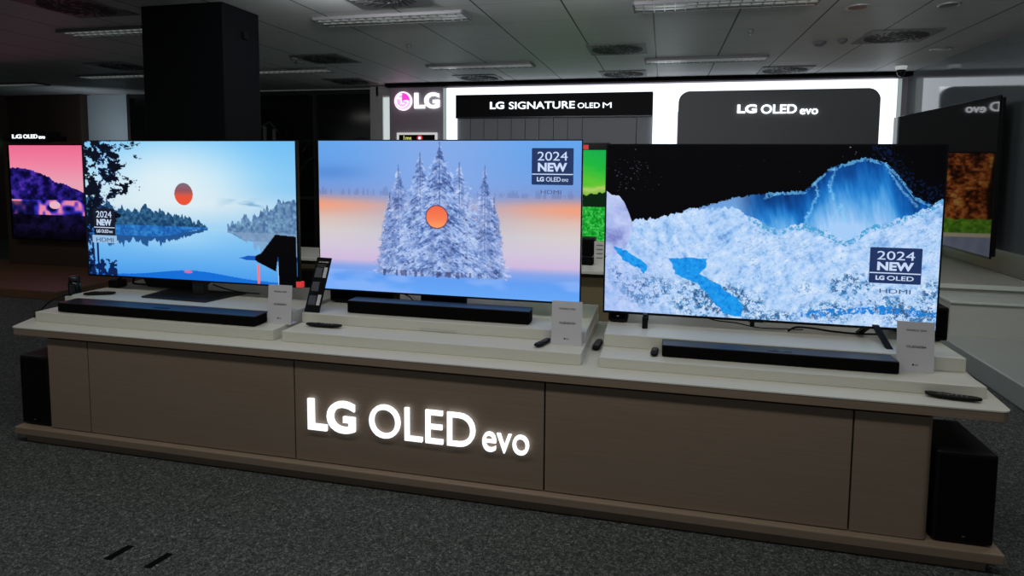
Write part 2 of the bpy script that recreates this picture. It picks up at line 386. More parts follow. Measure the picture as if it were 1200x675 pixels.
def flow(h, w, seed, ang, ly, lx, octv=4):
    """streaky noise, stretched along a direction"""
    n = noise(2*h, 2*w, ly, lx, seed, octv, .65); U, W = np.meshgrid(np.arange(w)-w/2, np.arange(h)-h/2)
    c, s = math.cos(ang), math.sin(ang)
    return n[np.clip((U*s+W*c+h).astype(int), 0, 2*h-1), np.clip((U*c-W*s+w).astype(int), 0, 2*w-1)]
def pic_ice(w=720, h=406):
    U, W = grid(w, h); A = np.array
    yl = lambda x, y: ((x-711)/402.+.0*(y-168), (y-168)/(198+20.5*(x-711)/400.))
    img = np.zeros((h, w, 3)) + A((3,3,6)); rs = np.random.RandomState(5)
    for cx, cy, sp, n, v in ((.40,.10,.42,9,120),(.08,.12,.05,26,95),(.11,.19,.06,26,80),(.76,.05,.06,6,150),(.05,.22,.04,20,100)):
        for _ in range(n):
            x, y = int(w*min(.999,max(0,cx+rs.normal()*sp*.5))), int(h*min(.3,max(.01,cy+rs.normal()*.04)))
            b = rs.uniform(.35, 1)*v; img[y:y+1+rs.randint(2), x:x+1+rs.randint(3)] = (b*.9, b*.85, b)
    n1 = noise(h, w, 60, 100, 92, 5, .8); n2 = noise(h, w, 8, 60, 94, 4, .7); n3 = noise(h, w, 120, 200, 95, 2)
    P = ((815,246),(840,240),(870,231),(900,226),(930,223),(958,222),(972,208),(985,196),(1004,189),(1024,183),(1040,186),(1050,190),(1058,198),(1070,212),(1082,228),(1100,237),(1113,240))
    top = np.interp(U[0], [yl(*q)[0] for q in P], [yl(*q)[1] for q in P])[None]
    m = W > top+.012*n3-.006
    m &= U > .25
    dpt = np.clip((W-top)/.36, 0, 1)
    s1 = flow(h, w, 96, .20, 8, 70); s2 = flow(h, w, 97, -.35, 5, 26, 3)
    base = ramp(dpt*.95+s1*.38-.14+.10*(s2-.5), [(0,(8,50,110)),(.2,(12,85,165)),(.42,(35,125,205)),(.62,(90,165,228)),(.85,(140,190,240)),(1,(165,205,248))])
    base = mix(base, (135,180,235), ss(.50-U, 0, .10)*.8)
    valley = np.exp(-(((U-.56)/.09)**2+((W-(.31))/.05)**2)); base = mix(base, (10,50,110), valley*.55*s2)
    hol = np.exp(-(((U-.735)/.03)**2+((W-.15)/.05)**2)); base = mix(base, (12,60,130), hol*.7)
    img[m] = base[m]
    # bright ridge lines running down the mountain
    for pl in (((.64,.18),(.655,.27),(.63,.38),(.615,.44)),((.70,.13),(.685,.22),(.70,.30)),((.835,.09),(.86,.17),(.90,.27),(.93,.33)),((.50,.30),(.54,.27),(.60,.25)),((.70,.40),(.72,.33),(.735,.42))):
        for (xa, ya), (xb, yb) in zip(pl, pl[1:]):
            k = np.clip(((U-xa)*(xb-xa)+(W-ya)*(yb-ya))/((xb-xa)**2+(yb-ya)**2), 0, 1)
            dd = np.hypot(U-xa-k*(xb-xa)+(n1-.5)*.014, (W-ya-k*(yb-ya))*.56)
            img = mix(img, (135,205,245), m*np.exp(-(dd/.0035)**2)*(.35+.6*n1))
    img = mix(img, (120,200,245), (m & ((W-top) < .018) & (n1 > .42) & (U > .5)).astype(float)*.65)
    hz = (U > .80) & (W > top-.12*n3) & (W <= top+.01) & (n3 > .66)
    img[hz] = (9,22,52)
    # near glacier
    gx = ((711,300),(736,292),(741,262),(752,257),(775,254),(800,249),(815,245),(850,241),(880,243),(905,258),(930,270),(944,262),(960,262),(990,272),(1008,281),(1020,276),(1030,266),(1060,256),(1085,246),(1113,232))
    gt = np.interp(U[0], [yl(*q)[0] for q in gx], [yl(*q)[1] for q in gx])[None]
    jit = noise(h, w, 4, 90, 98, 3)[:1]*.022-.011
    m = W > gt+jit; dp = W-gt
    f1 = flow(h, w, 99, -.9, 30, 130); f2 = flow(h, w, 100, .55, 40, 120); f3 = flow(h, w, 110, -1.2, 60, 60, 3)
    v = np.where(U < .33, f2, f1)*.45+n1*.25+f3*.30
    g = ramp(v, [(.12,(95,145,210)),(.3,(146,190,238)),(.45,(176,208,248)),(.65,(196,220,251)),(.9,(226,239,254))])
    img[m] = g[m]
    img = mix(img, (45,150,205), (m & (dp < .03) & (n1 > .52) & (U > .45)).astype(float)*.8)
    cr = np.abs(flow(h, w, 103, -1.05, 16, 90, 4)-.5); cr2 = np.abs(flow(h, w, 104, .9, 26, 80, 4)-.5)
    img = mix(img, (120,160,215), (m & (cr < .022)).astype(float)*.45)
    img = mix(img, (40,140,190), (m & (cr2 < .012) & (U > .42) & (n1 < .55)).astype(float)*.55)
    # frosted scrub low down
    zone = np.zeros_like(U)
    for cx, cy, rx, ry, k in ((.33,.90,.10,.11,1.),(.42,.90,.09,.08,.85),(.14,.86,.12,.12,.5),(.05,.78,.05,.10,.45),(.52,.98,.10,.05,.6),(.76,.78,.07,.09,.7),(.86,.87,.12,.06,.6),(.94,.92,.09,.09,.8),(.985,.82,.03,.10,.7),(.70,.93,.10,.07,.55),(.62,.80,.05,.08,.35)):
        zone = np.maximum(zone, k*np.exp(-(((U-cx)/rx)**2+((W-cy)/ry)**2)))
    dk = flow(h, w, 105, 1.1, 70, 110, 4)*.55+noise(h, w, 90, 130, 106, 3, .8)*.45
    k = m*ss(zone, .15, .45)*(1-ss(dk, .33+.16*zone, .45+.16*zone))
    dark = ramp(n1, [(.2,(24,58,105)),(.5,(42,100,155)),(.8,(60,150,215))])
    img = img*(1-.85*k[..., None]) + dark*.85*k[..., None]
    web = np.minimum(np.abs(flow(h, w, 107, .8, 60, 90, 3)-.5), np.abs(flow(h, w, 108, -.8, 60, 90, 3)-.5))
    img = mix(img, (222,236,252), (m & (web < .022) & (zone > .2)).astype(float)*.7)
    img = mix(img, (150,165,235), m*ss(.30-U, 0, .3)*ss(W, .5, .8)*.35)
    # left ice dome
    dome = [(711,222),(718,227),(728,228),(735,236),(742,250),(747,263),(745,275),(738,290),(728,297),(711,300)]
    D = inpoly(U, W, [yl(a,b) for a, b in dome])
    img[D] = ramp(flow(h, w, 111, 1.45, 14, 30, 3)*.75+.25*n1, [(.1,(110,120,190)),(.45,(165,180,232)),(.8,(195,208,246))])[D]
    wob = noise(h, w, 18, 24, 109, 3)*.02-.01
    for pl in ([(723,289),(740,293),(752,300),(766,309),(762,320),(748,313),(735,303),(725,297)],
               [(798,304),(815,303),(846,304),(842,311),(835,320),(858,333),(880,352),(892,362),(890,373),(868,370),(850,350),(832,333),(815,327),(803,323),(800,312)]):
        Q = inpoly(U+wob, W+np.roll(wob, 40, 1), [yl(a,b) for a, b in pl])
        img[Q] = ramp(n1, [(0,(10,110,210)),(.5,(28,150,235)),(1,(50,170,245))])[Q]
    riv = (np.abs(W-(.935-.03*np.sin(U*9))) < .022*(.4+n2)) & (U > .62) & (n1 > .45); img[riv] = (25,130,220)
    return img

def pic_meadow(w=240, h=135):
    U, W = grid(w, h); n = noise(h, w, 8, 5, 7); t = noise(h, w, 60, 110, 8, 2)
    img = ramp(W+.12*n-.06, [(0,(20,200,90)),(.2,(40,215,70)),(.38,(120,230,60)),(.42,(210,240,130)),(.5,(120,210,50)),(.58,(30,130,30))])
    img[(W > .50-.05*noise(h, w, 2, 30, 9, 2)) & (W < .62)] = (10,45,20)
    img = mix(img, (185,170,225), ss(.62-U, 0, .25)*(1-ss(W,.45,.6)))  # hidden left part made lavender to cut the green spill in the room
    f = W > .62; img[f] = ramp(t, [(0,(10,140,30)),(.5,(30,200,60)),(1,(120,240,120))])[f]
    return img
def pic_dusk(w=240, h=270):
    U, W = grid(w, h)
    img = ramp(W, [(0,(245,110,150)),(.2,(245,135,165)),(.4,(238,165,185))])
    top = np.interp(U[0], [0,.15,.3,.5,.62,.75,.88,1], [.25,.26,.27,.33,.40,.42,.46,.5])[None]-.02*noise(h, w, 2, 26, 5, 3)[0][None]
    n = noise(h, w, 16, 12, 6, 4); img = np.where((W > top)[..., None], ramp(n, [(.2,(10,8,50)),(.55,(35,25,120)),(.8,(75,45,165))]), img)
    bushes = noise(h, w, 9, 9, 66, 2)
    b2 = (W > .58) & (W < .76); img[b2] = ramp(bushes, [(.3,(12,8,60)),(.5,(50,50,190)),(.62,(150,80,190)),(.75,(235,140,170))])[b2]
    img[((U-.60)/.075)**2+((W-.635)/.04)**2 < 1] = (238,185,200)
    lo = W > .74; img[lo] = ramp(n, [(0,(4,3,16)),(.7,(22,16,60)),(1,(30,22,80))])[lo]*(1-ss(W,.80,1)*.75)[lo][..., None]
    img[(W > .60) & (U < .26) & (W < .85)] *= .5
    return img
def pic_autumn(w=400, h=224):
    U, W = grid(w, h); n = noise(h, w, 40, 70, 15, 4, .7); n2 = noise(h, w, 5, 16, 16, 3)
    img = ramp(n*.6+n2*.4, [(.2,(10,8,6)),(.4,(70,32,14)),(.52,(135,62,28)),(.66,(165,95,40)),(.85,(190,150,80))])
    dk = U < .62-.03*n2; img[dk] = ramp(n, [(0,(4,5,5)),(1,(40,30,18))])[dk]
    g = W > .64-.04*n2; img[g] = ramp(n, [(0,(40,90,20)),(1,(130,175,50))])[g]
    img[(U < .5) & (W <= .80)] *= .35
    k = W > .75; img[k] = (185,175,150)
    r = W > .785; img[r] = ramp(n2, [(0,(110,120,140)),(1,(135,145,165))])[r]
    img[(U < .5)] *= .35
    return img

def screen(name, img, x0, x1, z0, z1, y, parent, strength=1., rough=.25):
    """a flat display panel carrying the picture as point colours, facing -Y"""
    h, w = img.shape[:2]
    L = np.clip(img/255., 0, 1); L = np.where(L <= .04045, L/12.92, ((L+.055)/1.055)**2.4)
    xs = np.linspace(x0, x1, w); zs = np.linspace(z1, z0, h)
    X, Z = np.meshgrid(xs, zs); org = wloc(parent)
    co = np.stack([X-org.x, np.full_like(X, y-org.y), Z-org.z], -1).reshape(-1, 3)
    i = np.arange((h-1)*w).reshape(h-1, w)[:, :-1].ravel()
    f = np.stack([i, i+w, i+w+1, i+1], -1)
    me = bpy.data.meshes.new(name)
    me.vertices.add(len(co)); me.vertices.foreach_set('co', co.ravel())
    me.loops.add(f.size); me.loops.foreach_set('vertex_index', f.ravel().astype(np.int32))
    me.polygons.add(len(f)); me.polygons.foreach_set('loop_start', (np.arange(len(f))*4).astype(np.int32))
    me.update(calc_edges=True)
    ca = me.color_attributes.new('picture', 'FLOAT_COLOR', 'POINT')
    ca.data.foreach_set('color', np.concatenate([L.reshape(-1, 3), np.ones((h*w, 1))], 1).ravel())
    m = bpy.data.materials.new(name+'_picture'); m.use_nodes = True; nt = m.node_tree; b = nt.nodes['Principled BSDF']
    a = nt.nodes.new('ShaderNodeAttribute'); a.attribute_name = 'picture'
    nt.links.new(a.outputs['Color'], b.inputs['Emission Color']); b.inputs['Emission Strength'].default_value = strength
    b.inputs['Base Color'].default_value = (.002,.002,.002,1); b.inputs['Roughness'].default_value = rough
    b.inputs['Specular IOR Level'].default_value = .12
    me.materials.append(m)
    o = bpy.data.objects.new(name, me); C.objects.link(o); o.parent = parent
    return o

def tv_case(t, x0, x1, z0, z1, y, b=.008, thin=.012, bm=None, btop=None):
    """bezel ring around the screen, thin panel behind it and the thicker electronics box lower down"""
    bt = btop if btop is not None else b
    m = MB()
    m.box(x0, x1, y-.004, y+thin, z1-bt, z1); m.box(x0, x1, y-.004, y+thin, z0, z0+b)
    m.box(x0, x0+b, y-.004, y+thin, z0+b, z1-bt); m.box(x1-b, x1, y-.004, y+thin, z0+b, z1-bt)
    m.build('bezel', bm or M_gloss, t)
    MB().box(x0+.001, x1-.001, y+.002, y+thin+.004, z0+.001, z1-.001).build('back_panel', M_black, t)
    w = x1-x0; h = z1-z0
    MB().box(x0+.1*w, x1-.1*w, y+thin+.004, y+.055, z0+.02, z0+.6*h, .012).build('electronics_housing', M_black, t)

# ================================================================== THE ROOM
FL = -.03; CE = 2.9
struct(MB().box(-13.4, 3.5, -3.2, 10.4, FL-.1, FL).build('floor', M_carpet))
struct(MB().box(-13.4, 3.5, -3.2, 10.4, CE, CE+.1).build('ceiling', M_ceil))
struct(MB().box(3.33, 3.45, -3.1, 9.8, FL, CE).build('wall_right', M_wallr))
struct(MB().box(-13.4, -13.25, -3.1, 10.3, FL, CE).build('wall_left', M_brown))
struct(MB().box(-4.56, 3.45, 9.8, 9.95, FL, CE).build('wall_back', M_lgpanel))
struct(MB().box(-4.56, 3.33, 9.62, 9.8, 2.845, CE-.001).build('trim_1', M_dark))
# far left : brown wall, pale panel, then the dark night windows
struct(MB().box(-13.25, -11.42, 10.12, 10.3, FL, CE).box(-11.42,-11.34,10.08,10.3,FL,CE).build('wall_back_left', M_brown))
tag(MB().box(-11.30, -10.33, 10.20, 10.28, FL, CE-.02, .01).box(-10.36,-10.31,10.16,10.30,FL,CE-.02).build('wall_panel', M_paleglass), 'pale blue-grey wall panel between the brown wall and the dark window', 'panel')
w1 = struct(MB().box(-10.28, -4.86, 10.2, 10.24, FL, CE-.02).build('window_1', M_glass))
m = MB()
for x in (-10.25, -8.9, -7.55, -6.2, -4.87): m.box(x-.03, x+.03, 10.14, 10.2, FL, CE-.02)
m.box(-10.25, -4.87, 10.15, 10.2, CE-.10, CE-.02).box(-10.25, -4.87, 10.15, 10.2, .9, .95)
m.build('window_frame', M_mull, w1)
d1 = struct(MB().box(-4.84, -4.56, 9.86, 9.98, 2.72, CE-.01).box(-4.95, -4.80, 9.86, 9.98, FL, 2.88).box(-4.59,-4.561,9.86,9.98,FL,2.72).build('door_1', M_cream))
MB().box(-4.80, -4.73, 9.88, 9.95, FL, 2.72).build('door_leaf', M_cream, d1)
MB().box(-4.715, -4.60, 9.88, 9.94, FL, 2.70, .005).build('glass_panel', M_doorlit, d1, label='bright frosted glass strip')

# ------------------------------------------------------------------ pillar
p = thing('square_pillar', 'black square pillar rising to the ceiling behind the lakeside television', 'pillar', (-4.03, 4.82, FL))
MB().box(-4.45, -3.63, 4.57, 5.05, FL, CE, .012).build('shaft', M_pillar, p)
MB().box(-3.63, -3.60, 4.80, 4.86, 2.64, 2.70, .006).build('sensor', M_black, p)

# ------------------------------------------------------------------ ceiling fittings
def make_light(cx, cy):
    t = thing('ceiling_light', '', 'ceiling light', (cx, cy, CE-.03))
    L, Wd = 1.46, .29; z = CE-.03
    x0, x1, y0, y1 = cx-L/2, cx+L/2, cy-Wd/2, cy+Wd/2
    m = MB(); m.box(x0,x1,y0,y0+.014,z,CE-.001).box(x0,x1,y1-.014,y1,z,CE-.001).box(x0,x0+.014,y0,y1,z,CE-.001).box(x1-.014,x1,y0,y1,z,CE-.001)
    m.build('frame', M_vent, t)
    MB().box(x0+.014,x1-.014,y0+.014,y1-.014,CE-.006,CE-.001).build('reflector', M_tray, t)
    m = MB()
    for k in range(1, 17): m.box(x0+k*L/17-.004, x0+k*L/17+.004, y0+.014, y1-.014, z+.002, CE-.007)
    for k in (1, 2): m.prism([(y0+k*Wd/3-.018, z), (y0+k*Wd/3+.018, z), (y0+k*Wd/3, CE-.007)], x0+.014, x1-.014, 'x')
    m.build('louvre', M_alu, t)
    return t
LS = [(.45,5.38,'louvred ceiling light cut by the top edge of the photo, right of centre'),
      (-2.47,5.36,'large louvred ceiling light just right of the pillar top'),
      (-5.38,5.34,'louvred ceiling light running into the left side of the pillar'),
      (-2.44,8.09,'thin far louvred ceiling light above the round pink logo and white frame'),
      (.47,8.10,'thin far louvred ceiling light above the charcoal wall sign'),
      (-5.37,8.05,'far louvred ceiling light just right of the pillar'),
      (-8.25,8.05,'far louvred ceiling light just left of the pillar'),
      (-11.2,8.62,'louvred ceiling light at the far left edge of the photo')]
l0 = make_light(LS[0][0], LS[0][1])
for i, (x, y, lb) in enumerate(LS):
    o = l0 if i == 0 else copy_tree(l0)
    o.location = (x, y, CE-.03); tag(o, lb, 'ceiling light', 'louvred ceiling lights')

def make_vent(cx, cy):
    t = thing('ceiling_vent', '', 'ceiling vent', (cx, cy, CE-.016)); S = .33; z = CE-.016
    MB().box(cx-S,cx+S,cy-S,cy+S,z+.006,CE-.001,.003).build('plate', M_vent, t)
    m = MB()
    for ring, (ra, rb, n) in enumerate(((.05,.15,12),(.17,.29,24))):
        for k in range(n):
            a = 2*math.pi*k/n+.3*ring; tw = .35
            c0, s0, c1, s1 = math.cos(a), math.sin(a), math.cos(a+tw), math.sin(a+tw)
            wv = .012
            q = [(cx+ra*c0-wv*s0, cy+ra*s0+wv*c0), (cx+ra*c0+wv*s0, cy+ra*s0-wv*c0), (cx+rb*c1+wv*s1, cy+rb*s1-wv*c1), (cx+rb*c1-wv*s1, cy+rb*s1+wv*c1)]
            m.prism(q, z, z+.006)
    m.build('swirl_slots', M_slot, t)
    return t
VS = [(-5.02,4.48,'big swirl vent cut by the top left corner of the photo'),
      (-.55,7.28,'swirl ceiling vent above the black lettered sign panel'),
      (-4.25,7.26,'grey swirl ceiling vent midway between pillar and pink logo'),
      (-5.0,9.27,'far dark ceiling vent just before the night window, right of the pillar'),
      (-2.8,9.25,'faint far ceiling vent close to the wall above the white light frame'),
      (-.60,9.22,'far ceiling vent touching the wall above the gap between the two signs'),
      (2.28,7.10,'swirl ceiling vent near the right wall with a bright patch'),
      (-2.25,4.68,'ceiling vent barely entering the top edge right of the pillar'),
      (-7.45,7.30,'swirl ceiling vent just left of the pillar'),
      (1.6,9.22,'far ceiling vent near the wall above the charcoal sign panel')]
v0 = make_vent(VS[0][0], VS[0][1])
for i, (x, y, lb) in enumerate(VS):
    o = v0 if i == 0 else copy_tree(v0)
    o.location = (x, y, CE-.016); tag(o, lb, 'ceiling vent', 'square swirl ceiling vents')
def disc_lamp(cx, cy, r, lb, g='round recessed downlights'):
    t = thing('recessed_downlight', lb, 'downlight', (cx, cy, CE-.014), g)
    MB().lathe(cx, cy, [(r*.72,CE-.001),(r*.72,CE-.008),(r*.9,CE-.014),(r,CE-.008),(r,CE-.001)], 28).build('ring', M_alu, t, True)
    MB().lathe(cx, cy, [(r*.7,CE-.0015),(r*.7,CE-.0095)], 24).build('lens', M_lens, t)
disc_lamp(1.55, 5.76, .10, 'round recessed downlight nearest the top edge, right of centre')
disc_lamp(2.25, 5.82, .085, 'small round recessed downlight near the top right corner')
disc_lamp(3.0, 7.91, .11, 'round recessed downlight beside the right wall')
for x, y, r, lb in ((1.60,7.28,.07,'larger ceiling sensor of the pair above the charcoal sign'),(1.80,7.18,.05,'smaller ceiling sensor of the pair above the charcoal sign'),(.80,6.52,.03,'tiny ceiling sprinkler near the top middle right'),(-2.83,6.6,.03,'tiny ceiling sprinkler above the pink logo'),
                 (-4.72,7.35,.06,'larger ceiling detector beside the pillar'),(-4.62,7.1,.045,'smaller ceiling detector beside the pillar')):
    t = thing('ceiling_detector', lb, 'detector', (x, y, CE-.05))
    MB().lathe(x, y, [(r,CE-.001),(r,CE-.012),(r*.75,CE-.03),(r*.5,CE-.04)], 20).build('housing', M_vent, t, True)
    MB().lathe(x, y, [(r*.3,CE-.041),(r*.3,CE-.05),(r*.1,CE-.055)], 12).build('lens', M_knob, t, True)
t = thing('security_camera', 'small dome security camera on the ceiling in the right back corner', 'camera', (3.02, 9.15, 2.75))
MB().lathe(3.02, 9.15, [(.07,CE-.001),(.07,CE-.02),(.055,CE-.05)], 20).build('mount', M_tray, t, True)
MB().lathe(3.02, 9.15, [(.055,CE-.05),(.05,CE-.09),(.03,CE-.125),(.008,CE-.14)], 20).build('dome', M_gloss, t, True)

# ================================================================== BACK WALL DISPLAYS
Y0 = 9.70
t = thing('wall_lightbox', 'glowing white light frame around the two dark wall signs', 'light frame', (0, 9.75, FL))
MB().box(-3.50, 3.17, Y0, 9.8, 2.69, 2.81).build('top_strip', M_frame, t)
MB().box(-3.50, -3.33, Y0, 9.8, FL, 2.69).build('side_strip', M_frame, t)
MB().box(2.965, 3.17, Y0, 9.8, FL, 2.69).build('side_strip', M_frame, t)
MB().box(-.175, .19, Y0, 9.8, FL, 2.69).build('middle_strip', M_frame, t)
for xa, xb in ((-3.56, -3.50), (3.17, 3.225)): MB().box(xa, xb, Y0, 9.8, FL, 2.81).build('edge_trim', M_framedge, t)
lightbox = t

t = thing('lettered_sign_panel', 'long black sign panel lettered LG SIGNATURE OLED M', 'sign', (-1.75, Y0, 2.33))
MB().box(-3.33, -.18, Y0-.04, Y0+.09, 2.335, 2.69, .004).build('panel', M_sigblack, t)
MB().box(-3.33, -.18, Y0-.045, Y0+.05, 2.315, 2.335).build('lower_edge', M_metal, t)
YT = Y0-.042
text('lettering', 'LG', -2.745, -2.51, 2.455, 2.57, YT, M_letter, t, .012, .03)
text('lettering', 'SIGNATURE', -2.43, -1.37, 2.45, 2.565, YT, M_letter, t, .012, .012)
text('lettering', 'OLED', -1.325, -.98, 2.452, 2.535, YT, M_letter, t, .012, .01)
text('lettering', 'M', -.935, -.80, 2.452, 2.535, YT, M_letter, t, .012, 0)

t = thing('slatted_panel', 'grey panelled wall section under the long black sign', 'wall panel', (-1.75, Y0, FL))
xs = [-3.33+.23*k for k in range(10)]+[-.417, -.18]
for a, b in zip(xs, xs[1:]): MB().box(a+.004, b-.004, Y0+.03, Y0+.06, FL, 2.314).build('board', M_slat, t)
MB().box(-3.33, -.18, Y0+.06, 9.8, FL, 2.314).build('backing', M_dark, t)

def round_top(x0, x1, z0, z1, r, n=8):
    pts = [(x0, z0), (x1, z0)]
    pts += [(x1-r+r*math.cos(a), z1-r+r*math.sin(a)) for a in [math.pi/2*k/n for k in range(n+1)]]
    pts += [(x0+r+r*math.cos(a), z1-r+r*math.sin(a)) for a in [math.pi/2+math.pi/2*k/n for k in range(n+1)]]
    return pts
t = thing('lettered_wall_sign', 'charcoal wall sign with rounded top corners lettered LG OLED evo', 'sign', (1.58, Y0, FL))
m = MB().prism(round_top(.20, 2.955, FL, 2.685, .16), Y0-.03, 9.78, 'y'); m.build('panel', M_charcoal, t)
YT = Y0-.032
text('lettering', 'LG', 1.045, 1.315, 2.35, 2.475, YT, M_letterw, t, .015, .03)
text('lettering', 'OLED', 1.375, 1.86, 2.34, 2.47, YT, M_letterw, t, .015, .012)
text('lettering', 'evo', 1.905, 2.145, 2.325, 2.405, YT, M_letterw, t, .015, .006)
# white frame corners inside the rounded sign are the frame showing behind: fill
MB().box(.19, 2.965, 9.785, 9.799, 2.4, 2.69).build('corner_backing', M_frame, lightbox)

t = thing('logo_sign', 'illuminated round pink logo and white LG letters on the taupe wall', 'sign', (-4.05, 9.8, 2.4))
cx, cz, r = -4.305, 2.62, .135
def disc(m, cx, cz, r, y0, y1, a0=0, a1=2*math.pi, n=40):
    full = a1-a0 > 6.2
    pts = [(cx+r*math.cos(a0+(a1-a0)*k/n), cz+r*math.sin(a0+(a1-a0)*k/n)) for k in range(n if full else n+1)]
    if not full: pts.append((cx, cz))
    return m.prism(pts, y0, y1, 'y')
disc(MB(), cx, cz, r+.022, 9.775, 9.8).build('glow_rim', M_logow, t)
disc(MB(), cx, cz, r, 9.745, 9.775).build('disc', M_pinkl, t)
disc(MB(), cx, cz, r*.99, 9.738, 9.745, .05, math.pi/2, 14).build('disc_sector', M_mag, t, label='magenta upper right quarter')
ring = [(cx+.8*r*math.cos(a), 9.735, cz+.8*r*math.sin(a)) for a in [math.pi*.5+k*(1.5*math.pi)/30 for k in range(31)]]
MB().tube(ring+[(cx+.25*r, 9.735, cz)], .011, 6).build('logo_ring', M_logow, t)
MB().tube([(cx-.02, 9.735, cz+.4*r), (cx-.02, 9.735, cz-.35*r), (cx+.04, 9.735, cz-.35*r)], .011, 6).build('logo_nose', M_logow, t)
disc(MB(), cx-.4*r, cz+.3*r, .018, 9.73, 9.745, n=16).build('logo_eye', M_logow, t)
text('lettering', 'LG', -4.10, -3.655, 2.49, 2.755, 9.795, M_letter, t, .03, .04)

t = thing('framed_poster', 'white framed dark poster on the taupe wall below the pink logo', 'poster', (-4.07, 9.8, 1.2))
m = MB(); x0, x1, z0, z1 = -4.42, -3.70, 1.25, 2.09
m.box(x0,x1,9.77,9.8,z1-.035,z1).box(x0,x1,9.77,9.8,z0,z0+.035).box(x0,x0+.035,9.77,9.8,z0+.035,z1-.035).box(x1-.035,x1,9.77,9.8,z0+.035,z1-.035)
m.build('frame', mat('poster_frame', (.7,.7,.7), .4, emit=(.8,.8,.8), estr=.6), t)
MB().box(x0+.035,x1-.035,9.785,9.8,z0+.035,z1-.035).build('print', M_sigblack, t)
text('lettering', '1ms', -4.30, -4.16, 1.96, 2.04, 9.784, M_yel, t, .003, .02)
disc(MB(), -4.01, 2.0, .05, 9.780, 9.785, n=20).build('emblem', M_red, t)
disc(MB(), -4.01, 2.0, .022, 9.777, 9.780, n=16).build('emblem_centre', M_logow, t)

# large televisions on the back wall
t = thing('wall_television', 'big wall television showing a vivid green meadow, seen in the gap behind', 'television', (-2.05, 9.6, .4))
tv_case(t, -3.32, -.80, .37, 1.91, 9.55, .02, .03, btop=.11)
screen('screen', pic_meadow(), -3.30, -.835, .39, 1.80, 9.549, t, .7)
MB().box(-1.25,-1.13,9.535,9.546,1.81,1.88).build('corner_sticker', M_red, t, label='red sticker on the top edge')
MB().box(-2.9,-1.2,9.605,9.73,.6,1.6).build('wall_mount', M_black, t)
t = thing('wall_television', 'big wall television showing autumn trees by a road, mirrored in the dark one', 'television', (1.59, 9.6, .3))
tv_case(t, .30, 2.88, .30, 1.79, 9.55, .02, .03)
screen('screen', pic_autumn(), .32, 2.86, .32, 1.77, 9.549, t, 2.0)
MB().box(.9,2.3,9.605,9.67,.6,1.4).build('wall_mount', M_black, t)

# ================================================================== RIGHT SIDE
t = thing('wall_television', 'huge switched off black television hanging on the right wall', 'television', (3.08, 8.1, .69))
MB().box(3.08, 3.10, 6.74, 9.50, .69, 2.254, .003).build('screen', mat('dark_mirror_screen', (.002,.002,.002), .04, ior=1.5), t)
MB().box(3.10, 3.14, 6.75, 9.48, .71, 2.235, .01).build('back_panel', M_black, t)
MB().box(3.14, 3.33, 7.4, 8.8, 1.1, 1.9).build('wall_mount', M_black, t)
t = thing('low_platform', 'low glossy grey platform along the right wall', 'platform', (2.84, 6, FL))
MB().box(2.35, 3.325, 1.5, 9.60, FL, .13, .008).build('platform_body', M_plat, t)
t = thing('low_cabinet', 'low pale grey cabinet with light top edge on the platform, nearer one', 'cabinet', (2.87, 6.0, .13))
MB().box(2.42, 3.322, 5.87, 6.25, .13, .415).build('body', M_unit, t)
MB().box(2.41, 3.322, 5.85, 6.25, .415, .437, .004).build('top_edge', M_strip, t)
t = thing('low_cabinet', 'long pale grey cabinet below the black wall television', 'cabinet', (2.3, 7.5, .13))
MB().box(2.37, 3.322, 6.28, 9.52, .13, .49).build('body', M_unit, t)
MB().box(2.36, 3.322, 6.26, 9.52, .49, .515, .004).build('top_edge', M_unit, t)
MB().box(2.36, 3.322, 6.25, 6.262, .475, .517, .003).build('front_strip', M_strip, t, label='pale reflective front edge')

# ================================================================== SECOND COUNTER BEHIND
t = thing('back_counter', 'second white topped counter standing behind the televisions', 'counter', (-1.6, 5.8, FL))
MB().box(-4.3, .55, 5.42, 6.1, .59, .625, .006).build('worktop', M_white, t)
MB().box(-4.2, .48, 5.50, 6.05, FL, .588).build('body', M_backfront, t)
t = thing('soundbar', 'black speaker bar on the back counter, seen between the middle and right televisions', 'soundbar', (-.9, 5.75, .625))
MB().box(-1.35, -.62, 5.7, 5.82, .625, .70, .008).build('grille', M_grille, t)
MB().box(-1.35, -.62, 5.7, 5.82, .701, .709, .003).build('top_panel', M_gloss, t)
t = thing('counter_black_box', 'black box speaker behind the speaker bar on the back counter', 'speaker', (-.9, 5.95, .625))
MB().box(-1.2, -.62, 5.88, 6.04, .625, .86, .01).build('cabinet', M_black, t)
MB().box(-1.18, -.64, 5.872, 5.88, .66, .84, .003).build('grille', M_grille, t)
t = thing('display_card', 'pale card standing on the back counter in the gap between televisions', 'card', (-.57, 5.75, .625))
MB().box(-.61, -.50, 5.74, 5.75, .625, .85).build('sheet', M_unit, t)
for k in range(4): MB().box(-.59, -.53, 5.737, 5.74, .69+.04*k, .698+.04*k).build('printed_line', M_greyink, t)
t = thing('counter_black_box', 'black slab for a dark opening in the back counter, between left and middle televisions', 'speaker', (-3.5, 5.7, .625))
MB().prism([(-3.95,.10),(-2.9,.10),(-2.9,.50),(-3.5,.50),(-3.95,.40)], 5.36, 5.49, 'y').build('cabinet', M_black, t)  # dark opening of the counter front, put in as a black slab

